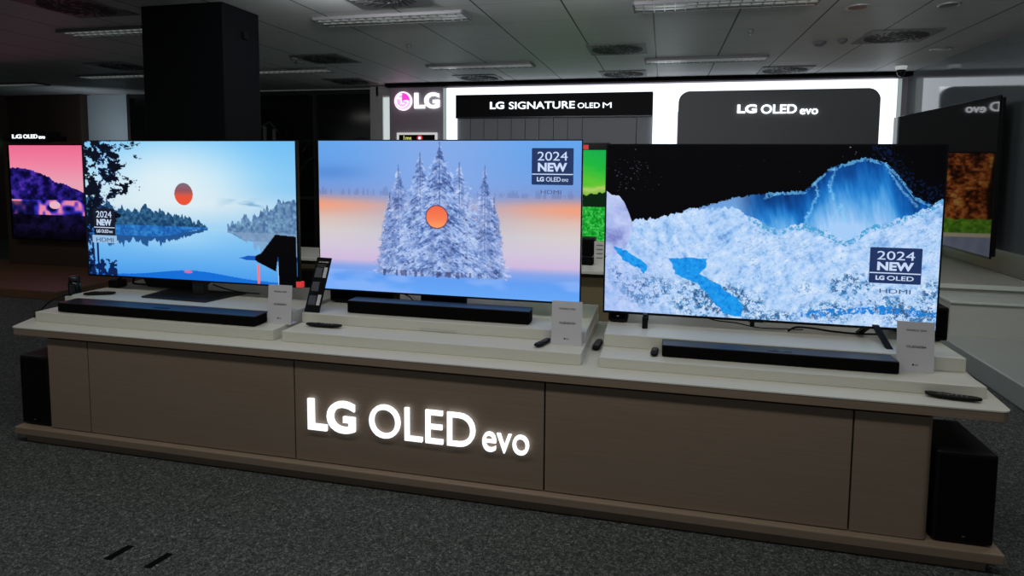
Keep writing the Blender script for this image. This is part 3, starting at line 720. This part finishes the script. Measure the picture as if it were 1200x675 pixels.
# ================================================================== FAR LEFT DISPLAY
t = thing('display_platform', 'low wooden platform at the far left of the showroom', 'platform', (-8.3, 6.3, FL))
MB().box(-10.6, -6.7, 5.55, 7.25, FL, .07, .006).build('deck', M_wood2, t)
MB().box(-10.5, -6.8, 5.62, 7.2, FL, FL+.03).build('kick_board', M_dark, t)
t = thing('display_partition', 'brown partition standing on the wooden platform at far left', 'partition', (-8.6, 7.1, .07))
MB().box(-9.25, -6.9, 6.98, 7.14, .07, 1.83, .004).build('panel', M_brown, t)
MB().box(-9.05, -8.40, 6.93, 7.14, 1.83, 1.965, .003).build('sign_board', M_sigblack, t)
text('lettering', 'LG', -9.0, -8.83, 1.873, 1.93, 6.928, M_letter, t, .006, .03)
text('lettering', 'OLED', -8.80, -8.55, 1.873, 1.93, 6.928, M_letter, t, .006, .02)
text('lettering', 'evo', -8.53, -8.42, 1.868, 1.905, 6.928, M_letter, t, .006, .01)
t = thing('wall_television', 'pink sunset television on the brown partition at far left', 'television', (-8.38, 6.9, .4))
tv_case(t, -9.04, -7.70, .45, 1.79, 6.88, .012, .03)
screen('screen', pic_dusk(), -9.01, -7.75, .47, 1.775, 6.879, t, .95)
MB().box(-8.7,-8.1,6.93,6.98,.8,1.5).build('wall_mount', M_black, t)
for (x0,x1,z0,z1,lb) in ((-12.2,-11.75,1.60,2.05,'dark box display against the brown wall, behind the lit far left sign'),(-12.7,-12.25,1.85,2.05,'dark flat box on the brown wall, left of another one')):
    t = thing('display_box', lb, 'display', ((x0+x1)/2, 10.0, z0))
    MB().box(x0,x1,9.85,10.12,z0,z1,.01).build('cabinet', M_black, t)
    MB().box(x0+.03,x1-.03,9.84,9.85,z0+.03,z1-.03).build('front', M_gloss, t)
t = thing('exit_sign', 'tiny green lit exit sign at the far left edge', 'sign', (-13.0, 10.1, 1.86))
MB().box(-13.22,-12.94,10.07,10.12,1.84,1.96).build('housing', M_black, t)
MB().box(-13.20,-12.96,10.065,10.07,1.86,1.94).build('lit_face', M_green, t)
# palm and railing in front of the night window
t = thing('potted_palm', 'dim dark green potted palm in front of the black window', 'plant', (-5.6, 9.75, FL))
MB().lathe(-5.6, 9.75, [(.16,FL),(.2,.15),(.24,.38),(.21,.38)], 24).build('pot', M_pot, t, True)
MB().tube([(-5.6,9.75,.33),(-5.58,9.74,.9),(-5.62,9.75,1.5)], [.05,.04,.03], 8).build('trunk', M_trunk, t, True)
for k in range(11):
    a = 2*math.pi*k/11+.3; L = .85+.15*math.sin(k*2.1); m = MB(); up = .75+.25*math.cos(k*1.7); rib = []
    for s in range(9):
        q = s/8; rib.append(V((-5.62+math.cos(a)*L*q, 9.75+math.sin(a)*L*q*.32, 1.5+up*q*1.6-1.25*q*q)))
    m.tube(rib, .006, 5)
    for s in range(1, 9):
        p0 = rib[s]; d = (rib[s]-rib[s-1]).normalized(); sd = d.cross(V((0,0,1))).normalized() if abs(d.z) < .95 else V((1,0,0))
        for sg in (-1, 1):
            tip = p0+sd*sg*.17*math.sin(math.pi*s/9.5)*1.2+d*.10-V((0,0,.07))
            m.hexa([p0-d*.014, p0+d*.014, tip], [p0-d*.014+V((0,0,.002)), p0+d*.014+V((0,0,.002)), tip+V((0,0,.002))])
    m.build('frond', M_leaf, t)
t = thing('handrail', 'pale railing with a sloping top rail by the dark window, right of pillar', 'railing', (-7.0, 9.9, FL))
MB().tube([(-7.25,9.9,2.15),(-6.95,9.9,2.30),(-6.78,9.9,2.12)], .018).build('top_rail', M_pot, t)
for x, z in ((-7.2,2.15),(-7.05,2.22),(-6.86,2.17)): MB().box(x-.022,x+.022,9.88,9.92,FL,z).build('post', M_vent, t)

# ================================================================== MAIN COUNTER
ctr = thing('display_counter', 'long wood fronted display counter with white top and lit LG OLED evo letters', 'counter', (-1.1, 3.1, FL))
outline = []
def corner(px, py, a0, a1, r, n=6):
    for k in range(n+1):
        a = a0+(a1-a0)*k/n; outline.append((px+r*math.cos(a), py+r*math.sin(a)))
H = math.pi/2
corner(-3.49, 2.672, math.pi*1.10, math.pi*1.5, .035)
corner(1.285, 2.675, -H, .05, .04)
corner(1.385, 3.58, 0, H, .03)
corner(-3.70, 3.58, H, math.pi, .03)
outline.append((-3.685, 3.02))
m = MB().prism(outline, .6265, .632); m.build('worktop', M_white, ctr)
out2 = [(x, y) for x, y in outline]
cxm, cym = -1.15, 3.1
MB().prism([(cxm+(x-cxm)*.9992, cym+(y-cym)*.996) for x, y in out2], .590, .6265).build('worktop_edging', M_wood, ctr)
MB().box(-3.29, 1.06, 2.69, 3.5, .062, .590).build('carcass', M_dark, ctr)
gaps = [-3.30, -3.029, -1.767, -.494, .781, 1.074]
for i, (a, b) in enumerate(zip(gaps, gaps[1:])):
    a2 = a+(.0035 if i else 0); b2 = b-(.0035 if i < 4 else 0)
    m = MB()
    if i == 4:   # right end panel wraps round the corner
        pts = [(a2,2.665)]+[(b2-.03+.03*math.sin(q), 2.695-.03*math.cos(q)) for q in [H*k/6 for k in range(7)]]+[(b2,3.5),(b2-.01,3.5),(b2-.01,2.70),(a2,2.683)]
        m.prism(pts, .066, .573)
    elif i == 0:
        m.box(a2, b2, 2.665, 2.683, .066, .573, .002); m.box(a2, a2+.01, 2.683, 3.5, .066, .573)
    else: m.box(a2, b2, 2.665, 2.683, .066, .573, .002)
    m.build('front_panel', M_wood, ctr)
MB().box(-3.525, 1.33, 2.632, 3.52, .018, .062, .006, 2).build('plinth', M_wood, ctr)
MB().box(-3.48, 1.28, 2.665, 3.48, FL, .018).build('kick_base', M_wood, ctr)
YL = 2.664
for wd, x0, x1, z0, z1, bd in (('LG',-1.684,-1.428,.235,.396,.028),('OLED',-1.353,-.818,.235,.400,.004),('evo',-.783,-.562,.230,.323,.004)):
    text('lettering', wd, x0, x1, z0, z1, YL-.006, M_letter, ctr, .012, bd, label='glowing white letters '+wd)

# risers
def riser(x0, x1, z1, lb, slot=False):
    t = thing('display_riser', lb, 'riser', ((x0+x1)/2, 3.15, .632), 'white stepped risers on the counter')
    MB().box(x0, x1, 2.766, 3.57, .632, z1, .003).build('lower_step', M_white, t)
    MB().box(x0+.004, x1-.001, 2.945, 3.565, z1, .742, .003).build('upper_step', M_white, t)
    if slot: MB().box(-1.21, -1.01, 2.943, 2.947, .692, .707).build('engraved_plate', M_unit, t)
    return t
riser(-3.50, -1.95, .688, 'white stepped riser under the lakeside television, left end')
riser(-1.90, -.345, .688, 'white stepped riser under the snowy fir television, middle', True)
riser(-.262, 1.290, .680, 'white stepped riser under the blue ice television, right end')

# ---------------------------------------------------------------- the three big televisions
YS = 3.15
def badge(t, x0, x1, z0, z1, evo, m, y=YS-.006, hd=None):
    w = x1-x0; h = z1-z0
    s = MB().prism(round_all(x0, x1, z0, z1, .006), y, y+.002, 'y').build('picture_badge', m, t, label='badge in the picture reading 2024 NEW')
    zl = z0+h*.29
    MB().box(x0+.002, x1-.002, y-.001, y, zl-.0025, zl+.0025).build('badge_rule', M_badget, s)
    text('badge_text', '2024', x0+.14*w, x1-.14*w, z0+.66*h, z0+.90*h, y-.0005, M_badget, s, .001, 0)
    text('badge_text', 'NEW', x0+.15*w, x1-.15*w, z0+.36*h, z0+.60*h, y-.0005, M_badget, s, .001, .04)
    text('badge_text', 'LG', x0+.13*w, x0+.30*w, z0+.09*h, z0+.215*h, y-.0005, M_badget, s, .001, .04)
    text('badge_text', 'OLED', x0+.35*w, x0+(.70 if evo else .86)*w, z0+.09*h, z0+.215*h, y-.0005, M_badget, s, .001, .01)
    if evo: text('badge_text', 'evo', x0+.73*w, x0+.88*w, z0+.09*h, z0+.17*h, y-.0005, M_badget, s, .001, 0)
    if hd: text('hdmi_lettering', 'HDMI', hd[0], hd[1], hd[2], hd[3], y, M_hdmi, t, .001, .0)
def round_all(x0, x1, z0, z1, r, n=4):
    pts = []
    for cx, cz, a0 in ((x1-r,z1-r,0),(x0+r,z1-r,H),(x0+r,z0+r,2*H),(x1-r,z0+r,3*H)):
        pts += [(cx+r*math.cos(a0+H*k/n), cz+r*math.sin(a0+H*k/n)) for k in range(n+1)]
    return pts
# left
t = thing('television', 'television showing a calm blue lake with a red balloon, left on the counter', 'television', (-2.79, YS, .742), 'big televisions on the counter')
x0, x1, z0, z1 = -3.540, -2.035, .832, 1.684
tv_case(t, x0, x1, z0, z1, YS)
screen('screen', pic_lake(), x0+.006, x1-.014, z0+.010, z1-.006, YS-.0045, t)
MB().box(-2.785, -2.71, 3.165, 3.215, .75, .90, .006).build('stand_neck', M_metal, t)
MB().prism([(-3.025,3.03),(-2.565,3.01),(-2.50,3.29),(-3.04,3.28)], .742, .752).build('stand_base', M_metal, t)
badge(t, -3.475, -3.315, 1.094, 1.262, True, M_badged, hd=(-3.46,-3.33,1.052,1.078))
MB().box(-2.055, -2.020, YS-.012, YS+.02, .835, .868, .002).build('corner_tag', M_red, t, label='small red tag on the lower right corner')
# middle
t = thing('television', 'television showing snowy fir trees and an orange sun, middle of the counter', 'television', (-1.15, YS, .742), 'big televisions on the counter')
x0, x1, z0, z1 = -1.905, -.400, .829, 1.686
tv_case(t, x0, x1, z0, z1, YS)
screen('screen', pic_firs(), x0+.005, x1-.007, z0+.010, z1-.006, YS-.0045, t)
MB().box(-1.30, -1.04, 3.17, 3.22, .75, .90, .008).build('stand_neck', M_black, t)
MB().box(-1.42, -.90, 3.115, 3.36, .742, .752, .003).build('stand_base', M_metal, t)
badge(t, -.667, -.448, 1.452, 1.642, True, M_badge, hd=(-.618,-.510,1.405,1.425))
# right
t = thing('television', 'television showing blue ice mountains under a black sky, right on the counter', 'television', (.48, YS, .742), 'big televisions on the counter')
x0, x1, z0, z1 = -.284, 1.250, .798, 1.664
tv_case(t, x0, x1, z0, z1, YS, .009)
screen('screen', pic_ice(), x0+.008, x1-.008, z0+.012, z1-.006, YS-.0045, t)
badge(t, .952, 1.170, 1.018, 1.186, False, M_badge, hd=(1.00,1.13,.972,.992))
for cxx, sg in ((-.068, 0), (1.0, 1)):
    if sg == 0: MB().box(-.082, -.055, 3.085, 3.115, .742, .80, .004).box(-.080,-.057,3.10,3.22,.775,.81,.004).build('leg', M_black, t)
    else: MB().hexa([(1.000,3.01,.742),(1.028,3.01,.742),(1.028,3.04,.742),(1.000,3.04,.742)], [(.975,3.13,.82),(1.003,3.13,.82),(1.003,3.16,.82),(.975,3.16,.82)]).build('leg', M_black, t)
for xa in (-.068, .965):
    xb = -.068 if xa < 0 else .985
    MB().hexa([(xa-.014,3.27,.742),(xa+.014,3.27,.742),(xa+.014,3.30,.742),(xa-.014,3.30,.742)], [(xb-.014,3.155,.82),(xb+.014,3.155,.82),(xb+.014,3.185,.82),(xb-.014,3.185,.82)]).build('leg', M_black, t)
MB().box(.44, .46, 3.17, 3.19, .765, .80, .003).box(.43,.50,3.165,3.19,.79,.80,.002).build('cable_clip', M_black, t)

# ---------------------------------------------------------------- sound bars
def soundbar(x0, x1, y0, y1, z0, z1, lb):
    t = thing('soundbar', lb, 'soundbar', ((x0+x1)/2, (y0+y1)/2, z0), 'long soundbars in front of the televisions')
    MB().box(x0, x1, y0, y1-.02, z0+.004, z1-.004, .004).build('grille', M_grille, t)
    MB().box(x0+.001, x1-.001, y0+.003, y1, z1-.006, z1, .0025).build('top_panel', M_sbtop, t)
    MB().box(x0+.01, x1-.01, y1-.03, y1-.004, z0+.002, z1-.008).build('rear_housing', M_black, t)
    for x in (x0+.06, x1-.06): MB().box(x-.02, x+.02, y0+.015, y1-.015, z0, z0+.005).build('foot', M_black, t)
    cx = x0+(x1-x0)*.52
    MB().box(cx-.05, cx+.05, y0+.03, y0+.05, z1, z1+.0015).build('touch_controls', M_gloss, t)
    return t
soundbar(-3.366, -2.078, 2.790, 2.915, .688, .745, 'longest black soundbar with glossy top, below the lake television')
soundbar(-1.655, -.642, 3.000, 3.105, .742, .812, 'black soundbar on the upper step below the fir tree television')
soundbar(.017, .997, 2.840, 2.955, .680, .736, 'black soundbar with shiny top below the ice mountain television')

# ---------------------------------------------------------------- subwoofers and small speakers
def speaker(name, lb, x0, x1, y0, y1, z0, z1, feet=True, grp=None, cat='speaker'):
    t = thing(name, lb, cat, ((x0+x1)/2, (y0+y1)/2, z0), grp)
    f = .006 if feet else 0
    MB().box(x0, x1, y0, y1, z0+f, z1, .010, 3).build('cabinet', M_black, t)
    MB().box(x0+.012, x1-.012, y0-.004, y0+.002, z0+f+.015, z1-.015, .003).build('grille', M_grille, t)
    if feet:
        for x in (x0+.03, x1-.03):
            for y in (y0+.03, y1-.03): MB().lathe(x, y, [(.012,z0),(.012,z0+f+.002)], 12).build('foot', M_black, t)
        MB().box((x0+x1)/2-.006, (x0+x1)/2+.006, y0-.006, y0-.004, z0+.035, z0+.040).build('badge', M_knob, t)
    return t
speaker('subwoofer', 'tall black subwoofer on the plinth at the right end of the counter', 1.090, 1.305, 2.672, 3.02, .062, .440)
speaker('subwoofer', 'black subwoofer on the plinth at the left end of the counter', -3.515, -3.315, 2.672, 2.98, .062, .462)
speaker('subwoofer', 'black speaker cube behind the ice television, at its right edge', 1.13, 1.318, 3.20, 3.50, .742, .908)
speaker('rear_speaker', 'small black speaker under the lower left corner of the ice television', -.258, -.158, 3.17, 3.27, .742, .84)
speaker('rear_speaker', 'wide black speaker box under the left part of the fir television', -1.885, -1.485, 3.215, 3.32, .742, .846)
t = thing('media_box', 'small black media box beneath the lake television', 'media box', (-3.1, 3.36, .742))
MB().prism([(-3.26,.742),(-2.92,.742),(-2.86,.80),(-3.30,.80)], 3.32, 3.46, 'y').build('body', M_black, t)
MB().box(-3.27,-2.89,3.32,3.46,.80,.808,.002).build('lid', M_gloss, t)

# ---------------------------------------------------------------- information cards and leaflet
def card(lb, x0, x1, y, z0, z1, model):
    t = thing('information_card', lb, 'card', ((x0+x1)/2, y, z0), 'white information cards')
    w = x1-x0; h = z1-z0; k = math.radians(-5)
    lean = lambda p: V((p.x, y+(p.y-y)+(p.z-z0)*math.tan(-k), p.z))
    m = MB(); m.hexa([(x0,y,z0),(x1,y,z0),(x1,y+.003,z0),(x0,y+.003,z0)], [(x0,y+h*math.tan(-k),z1),(x1,y+h*math.tan(-k),z1),(x1,y+.003+h*math.tan(-k),z1),(x0,y+.003+h*math.tan(-k),z1)])
    m.build('sheet', M_card, t)
    m = MB(); m.hexa([(x0,y-.004,z0),(x1,y-.004,z0),(x1,y+.06,z0),(x0,y+.06,z0)], [(x0,y-.004,z0+.003),(x1,y-.004,z0+.003),(x1,y+.06,z0+.003),(x0,y+.06,z0+.003)])
    m.build('holder_foot', M_card, t)
    text('printed_line', 'MODELO 2024', x0+.25*w, x1-.22*w, z0+.815*h, z0+.85*h, y-.0005, M_greyink, t, .0008, 0, lean)
    text('printed_line', model, x0+.26*w, x1-.22*w, z0+.485*h, z0+.53*h, y-.0005, M_ink, t, .0008, .0, lean)
    text('printed_line', 'LG', x0+.50*w, x0+.57*w, z0+.135*h, z0+.165*h, y-.0005, M_greyink, t, .0008, 0, lean)
    m = MB(); disc(m, x0+.445*w, z0+.15*h, .028*w, y-.0015, y-.0005, n=12)
    for v in m.bm.verts: v.co = lean(v.co)
    m.build('printed_dot', M_ink, t)
card('white information card standing in front of the lake television', -2.068, -1.925, 2.885, .688, .897, 'OLED65G4')
card('white information card standing in front of the fir television', -.508, -.360, 2.885, .688, .899, 'OLED65CS4')
card('white information card standing in front of the ice television', 1.003, 1.148, 2.895, .680, .896, 'OLED65B4')

t = thing('product_leaflet', 'narrow black product leaflet standing left of the fir television', 'leaflet', (-1.85, 2.98, .742))
bl, br, tr, tl = V((-1.893,2.962,.744)), V((-1.800,2.958,.744)), V((-1.775,3.055,1.031)), V((-1.868,3.062,1.031))
nrm = (br-bl).cross(tl-bl).normalized()
if nrm.y > 0: nrm = -nrm
MB().hexa([bl,br,tr,tl], [q-nrm*.004 for q in (bl,br,tr,tl)]).build('board', M_gloss, t)
def on_leaf(u, v, off=.001): return bl.lerp(br, u).lerp(tl.lerp(tr, u), v)+nrm*off
def leaf_patch(name, u0, u1, v0, v1, m):
    a = [on_leaf(u0,v0,.0005), on_leaf(u1,v0,.0005), on_leaf(u1,v1,.0005), on_leaf(u0,v1,.0005)]
    MB().hexa(a, [q+nrm*.0015 for q in a]).build(name, m, t)
M_thumb = mat('printed_photo', (.035,.04,.055), .4, var=(60,(.10,.11,.13)))
for v0 in (.13, .38, .63): leaf_patch('printed_photo', .12, .60, v0, v0+.17, M_thumb)
for v0 in (.13, .63): leaf_patch('white_label', .68, .90, v0, v0+.19, M_card)
for v0, w in ((.80,.8),(.83,.75),(.86,.8)): leaf_patch('printed_line', .14, w, v0, v0+.008, M_greyink)
mth = MB(); 
text('leaflet_heading', 'LG Soundbar', -1.5, -1.4, 0, .02, 0, M_card, t, .0008, .02, lambda p: on_leaf((p.x+1.5)/.1*.66+.22, .905+p.z*1.4, .001-p.y))

# ---------------------------------------------------------------- remote controls
def remote(lb, cx, cy, z, L, wd, ang, curve=.0, wheel=True):
    """body along x, then turned by ang about z; curve lifts the two ends like a banana"""
    t = thing('remote_control', lb, 'remote control', (cx, cy, z), 'remote controls on the counter')
    m = MB(); n = 16; rings = []
    for i in range(n+1):
        q = i/n; s = 1-abs(2*q-1)**5; w = wd/2*(.55+.45*s)*(1-.12*q); h = .009*(.5+.5*s)
        zc = z+.0105+curve*(2*q-1)**2
        rings.append([m.bm.verts.new((cx-L/2+L*q, cy+w*math.copysign(abs(math.cos(a))**.6, math.cos(a)), zc+h*math.copysign(abs(math.sin(a))**.7, math.sin(a)))) for a in [2*math.pi*k/16 for k in range(16)]])
    for a, b in zip(rings, rings[1:]):
        for k in range(16): m.bm.faces.new((a[k], a[(k+1)%16], b[(k+1)%16], b[k]))
    m.bm.faces.new(rings[0]); m.bm.faces.new(rings[-1])
    m.rot(ang, 'Z', (cx, cy, z)).build('body', M_black, t, True)
    zt = z+.0195
    m = MB().box(cx-L*.30, cx-L*.02, cy-wd*.28, cy+wd*.28, zt-.001, zt+.0015, .0008); m.rot(ang, 'Z', (cx,cy,z)).build('button_pad', M_gloss, t)
    for i in range(3):
        for j in (-1, 0, 1):
            bx = cx+L*(.05+.09*i); m = MB().box(bx-.003, bx+.003, cy+j*wd*.2-.003, cy+j*wd*.2+.003, zt-.001, zt+.0015)
            m.rot(ang, 'Z', (cx,cy,z)).build('button', M_greyink, t)
    if wheel:
        m = MB().lathe(cx-L*.16, cy, [(.009,zt+.001),(.009,zt+.003),(.006,zt+.004)], 16); m.rot(ang, 'Z', (cx,cy,z)).build('scroll_wheel', M_metal, t, True)
    return t
remote('black remote on the lower step below the left end of the middle soundbar', -1.727, 2.885, .688, .20, .040, .02, .004)
remote('short black remote on the step, just left of the fir television card', -.545, 2.862, .688, .13, .038, 1.25, .004)
remote('flat black remote lying in the gap between middle and right risers', -.303, 3.10, .632, .17, .042, 1.52, 0)
remote('small black remote touching the left end of the right soundbar', -.016, 2.885, .680, .11, .036, 1.50, 0)
remote('long black remote on the worktop near the front right corner', 1.155, 2.728, .632, .19, .044, -.16, .004)
remote('black remote on the riser at the left end below the lake television', -3.33, 3.03, .742, .17, .042, .45, 0)

# ---------------------------------------------------------------- clutter and cables
t = thing('small_jar', 'small dark jar on the left end of the lake television riser', 'jar', (-3.535, 3.02, .632))
MB().lathe(-3.55, 3.06, [(.028,.632),(.034,.64),(.034,.80),(.026,.812)], 20).build('body', M_gloss, t, True)
MB().lathe(-3.55, 3.06, [(.030,.812),(.030,.838),(.024,.842)], 20).build('lid', M_metal, t, True)
t = thing('power_adapter', 'black adapter with bunched cables at the left end of the counter', 'adapter', (-3.45, 3.26, .742))
MB().box(-3.47,-3.40,3.22,3.30,.742,.79,.006).build('brick', M_black, t)
MB().tube(smooth_path([(-3.44,3.26,.785),(-3.38,3.27,.82),(-3.33,3.28,.80),(-3.36,3.31,.76),(-3.28,3.34,.75)]), .006).build('lead', M_black, t, True)
def cable(lb, pts, r=.004):
    o = MB().tube(smooth_path(pts), r).build('cable', M_black, None, True); tag(o, lb, 'cable')
cable('black cable hanging over the left end of the counter beside the jar', [(-3.46,2.96,.750),(-3.47,2.90,.753),(-3.515,2.86,.72),(-3.56,2.83,.66),(-3.60,2.84,.637),(-3.66,2.93,.637),(-3.63,3.0,.637)], .005)
cable('thin black cable drooping under the left half of the ice television', [(.20,3.21,.80),(.28,3.22,.775),(.38,3.22,.768),(.48,3.22,.752),(.60,3.24,.748),(.70,3.25,.748)], .003)
cable('thicker black cable lying under the right half of the ice television', [(.62,3.20,.748),(.66,3.21,.768),(.74,3.22,.765),(.82,3.24,.752),(.93,3.22,.752),(1.05,3.23,.755)], .005)
cable('short black cable under the fir television behind its soundbar', [(-1.45,3.23,.82),(-1.40,3.24,.80),(-1.36,3.24,.765),(-1.33,3.25,.748)], .004)
cable('black cable looping behind the stand of the lake television', [(-2.70,3.24,.80),(-2.62,3.25,.775),(-2.52,3.26,.758),(-2.40,3.28,.750)], .004)
t = thing('floor_box', 'thin black slot in the carpet, left one of two in front of the counter', 'floor marking', (-2.09, 1.96, FL), 'black floor slots')
MB().hexa([(-2.135,1.905,FL+.001),(-2.105,1.905,FL+.001),(-2.085,2.0,FL+.001),(-2.115,2.0,FL+.001)], [(-2.135,1.905,FL+.003),(-2.105,1.905,FL+.003),(-2.085,2.0,FL+.003),(-2.115,2.0,FL+.003)]).build('strip', M_dark, t)
t2 = copy_tree(t); t2.location.x += .195; t2.location.y -= .005
t2['label'] = 'thin black slot in the carpet, right one of two in front of the counter'

# ================================================================== LIGHTS
def area(name, loc, sx, sy, power, col=(1,1,1), rot=(0,0,0), spread=math.pi):
    l = bpy.data.lights.new(name, 'AREA'); l.shape = 'RECTANGLE'; l.size = sx; l.size_y = sy; l.energy = power; l.color = col; l.spread = spread
    o = bpy.data.objects.new(name, l); C.objects.link(o); o.location = loc; o.rotation_euler = rot
for x, y, e in ((-3.2,1.5,16), (-1.2,1.5,18), (.6,1.5,18), (2.5,3.8,11), (-7.8,4.4,14)):
    area('added_ceiling_fill', (x, y, CE-.02), 1.4, .28, e, (1.,.97,.88))  # unseen fills added overhead to brighten counter, right side and far left
for x, e in ((-2.4,20), (-.6,16), (1.3,15)):
    area('added_back_wall_fill', (x, 4.1, 2.8), .5, .12, e, (.95,.95,1.), (math.radians(72),0,0))  # unseen areas aimed backwards, added to lift the dark back wall panels
area('added_panel_fill', (-10.4, 9.3, 2.0), .5, .5, 3.0, (.8,.9,1.), (math.radians(110),0,math.radians(35)))  # added area that brightens the pale wall panel, no fitting there
w = bpy.data.worlds.new('World'); sc.world = w; w.use_nodes = True
w.node_tree.nodes['Background'].inputs[0].default_value = (.17,.18,.19,1)

# ================================================================== CAMERA
cam = bpy.data.cameras.new('Camera'); co = bpy.data.objects.new('Camera', cam); C.objects.link(co)
cam.sensor_fit = 'HORIZONTAL'; cam.sensor_width = 36; cam.lens = 720.76/1200*36
cam.shift_x = -(609.67-600)/1200; cam.shift_y = -(337.5-252.05)/1200; cam.clip_start = .05
a, b, c = .226966, 1.490679, .0085857
R = Matrix.Rotation(a, 3, 'Z') @ Matrix.Rotation(b, 3, 'X') @ Matrix.Rotation(c, 3, 'Z')
co.matrix_world = Matrix.Translation((0, 0, 1.55)) @ R.to_4x4()
sc.camera = co
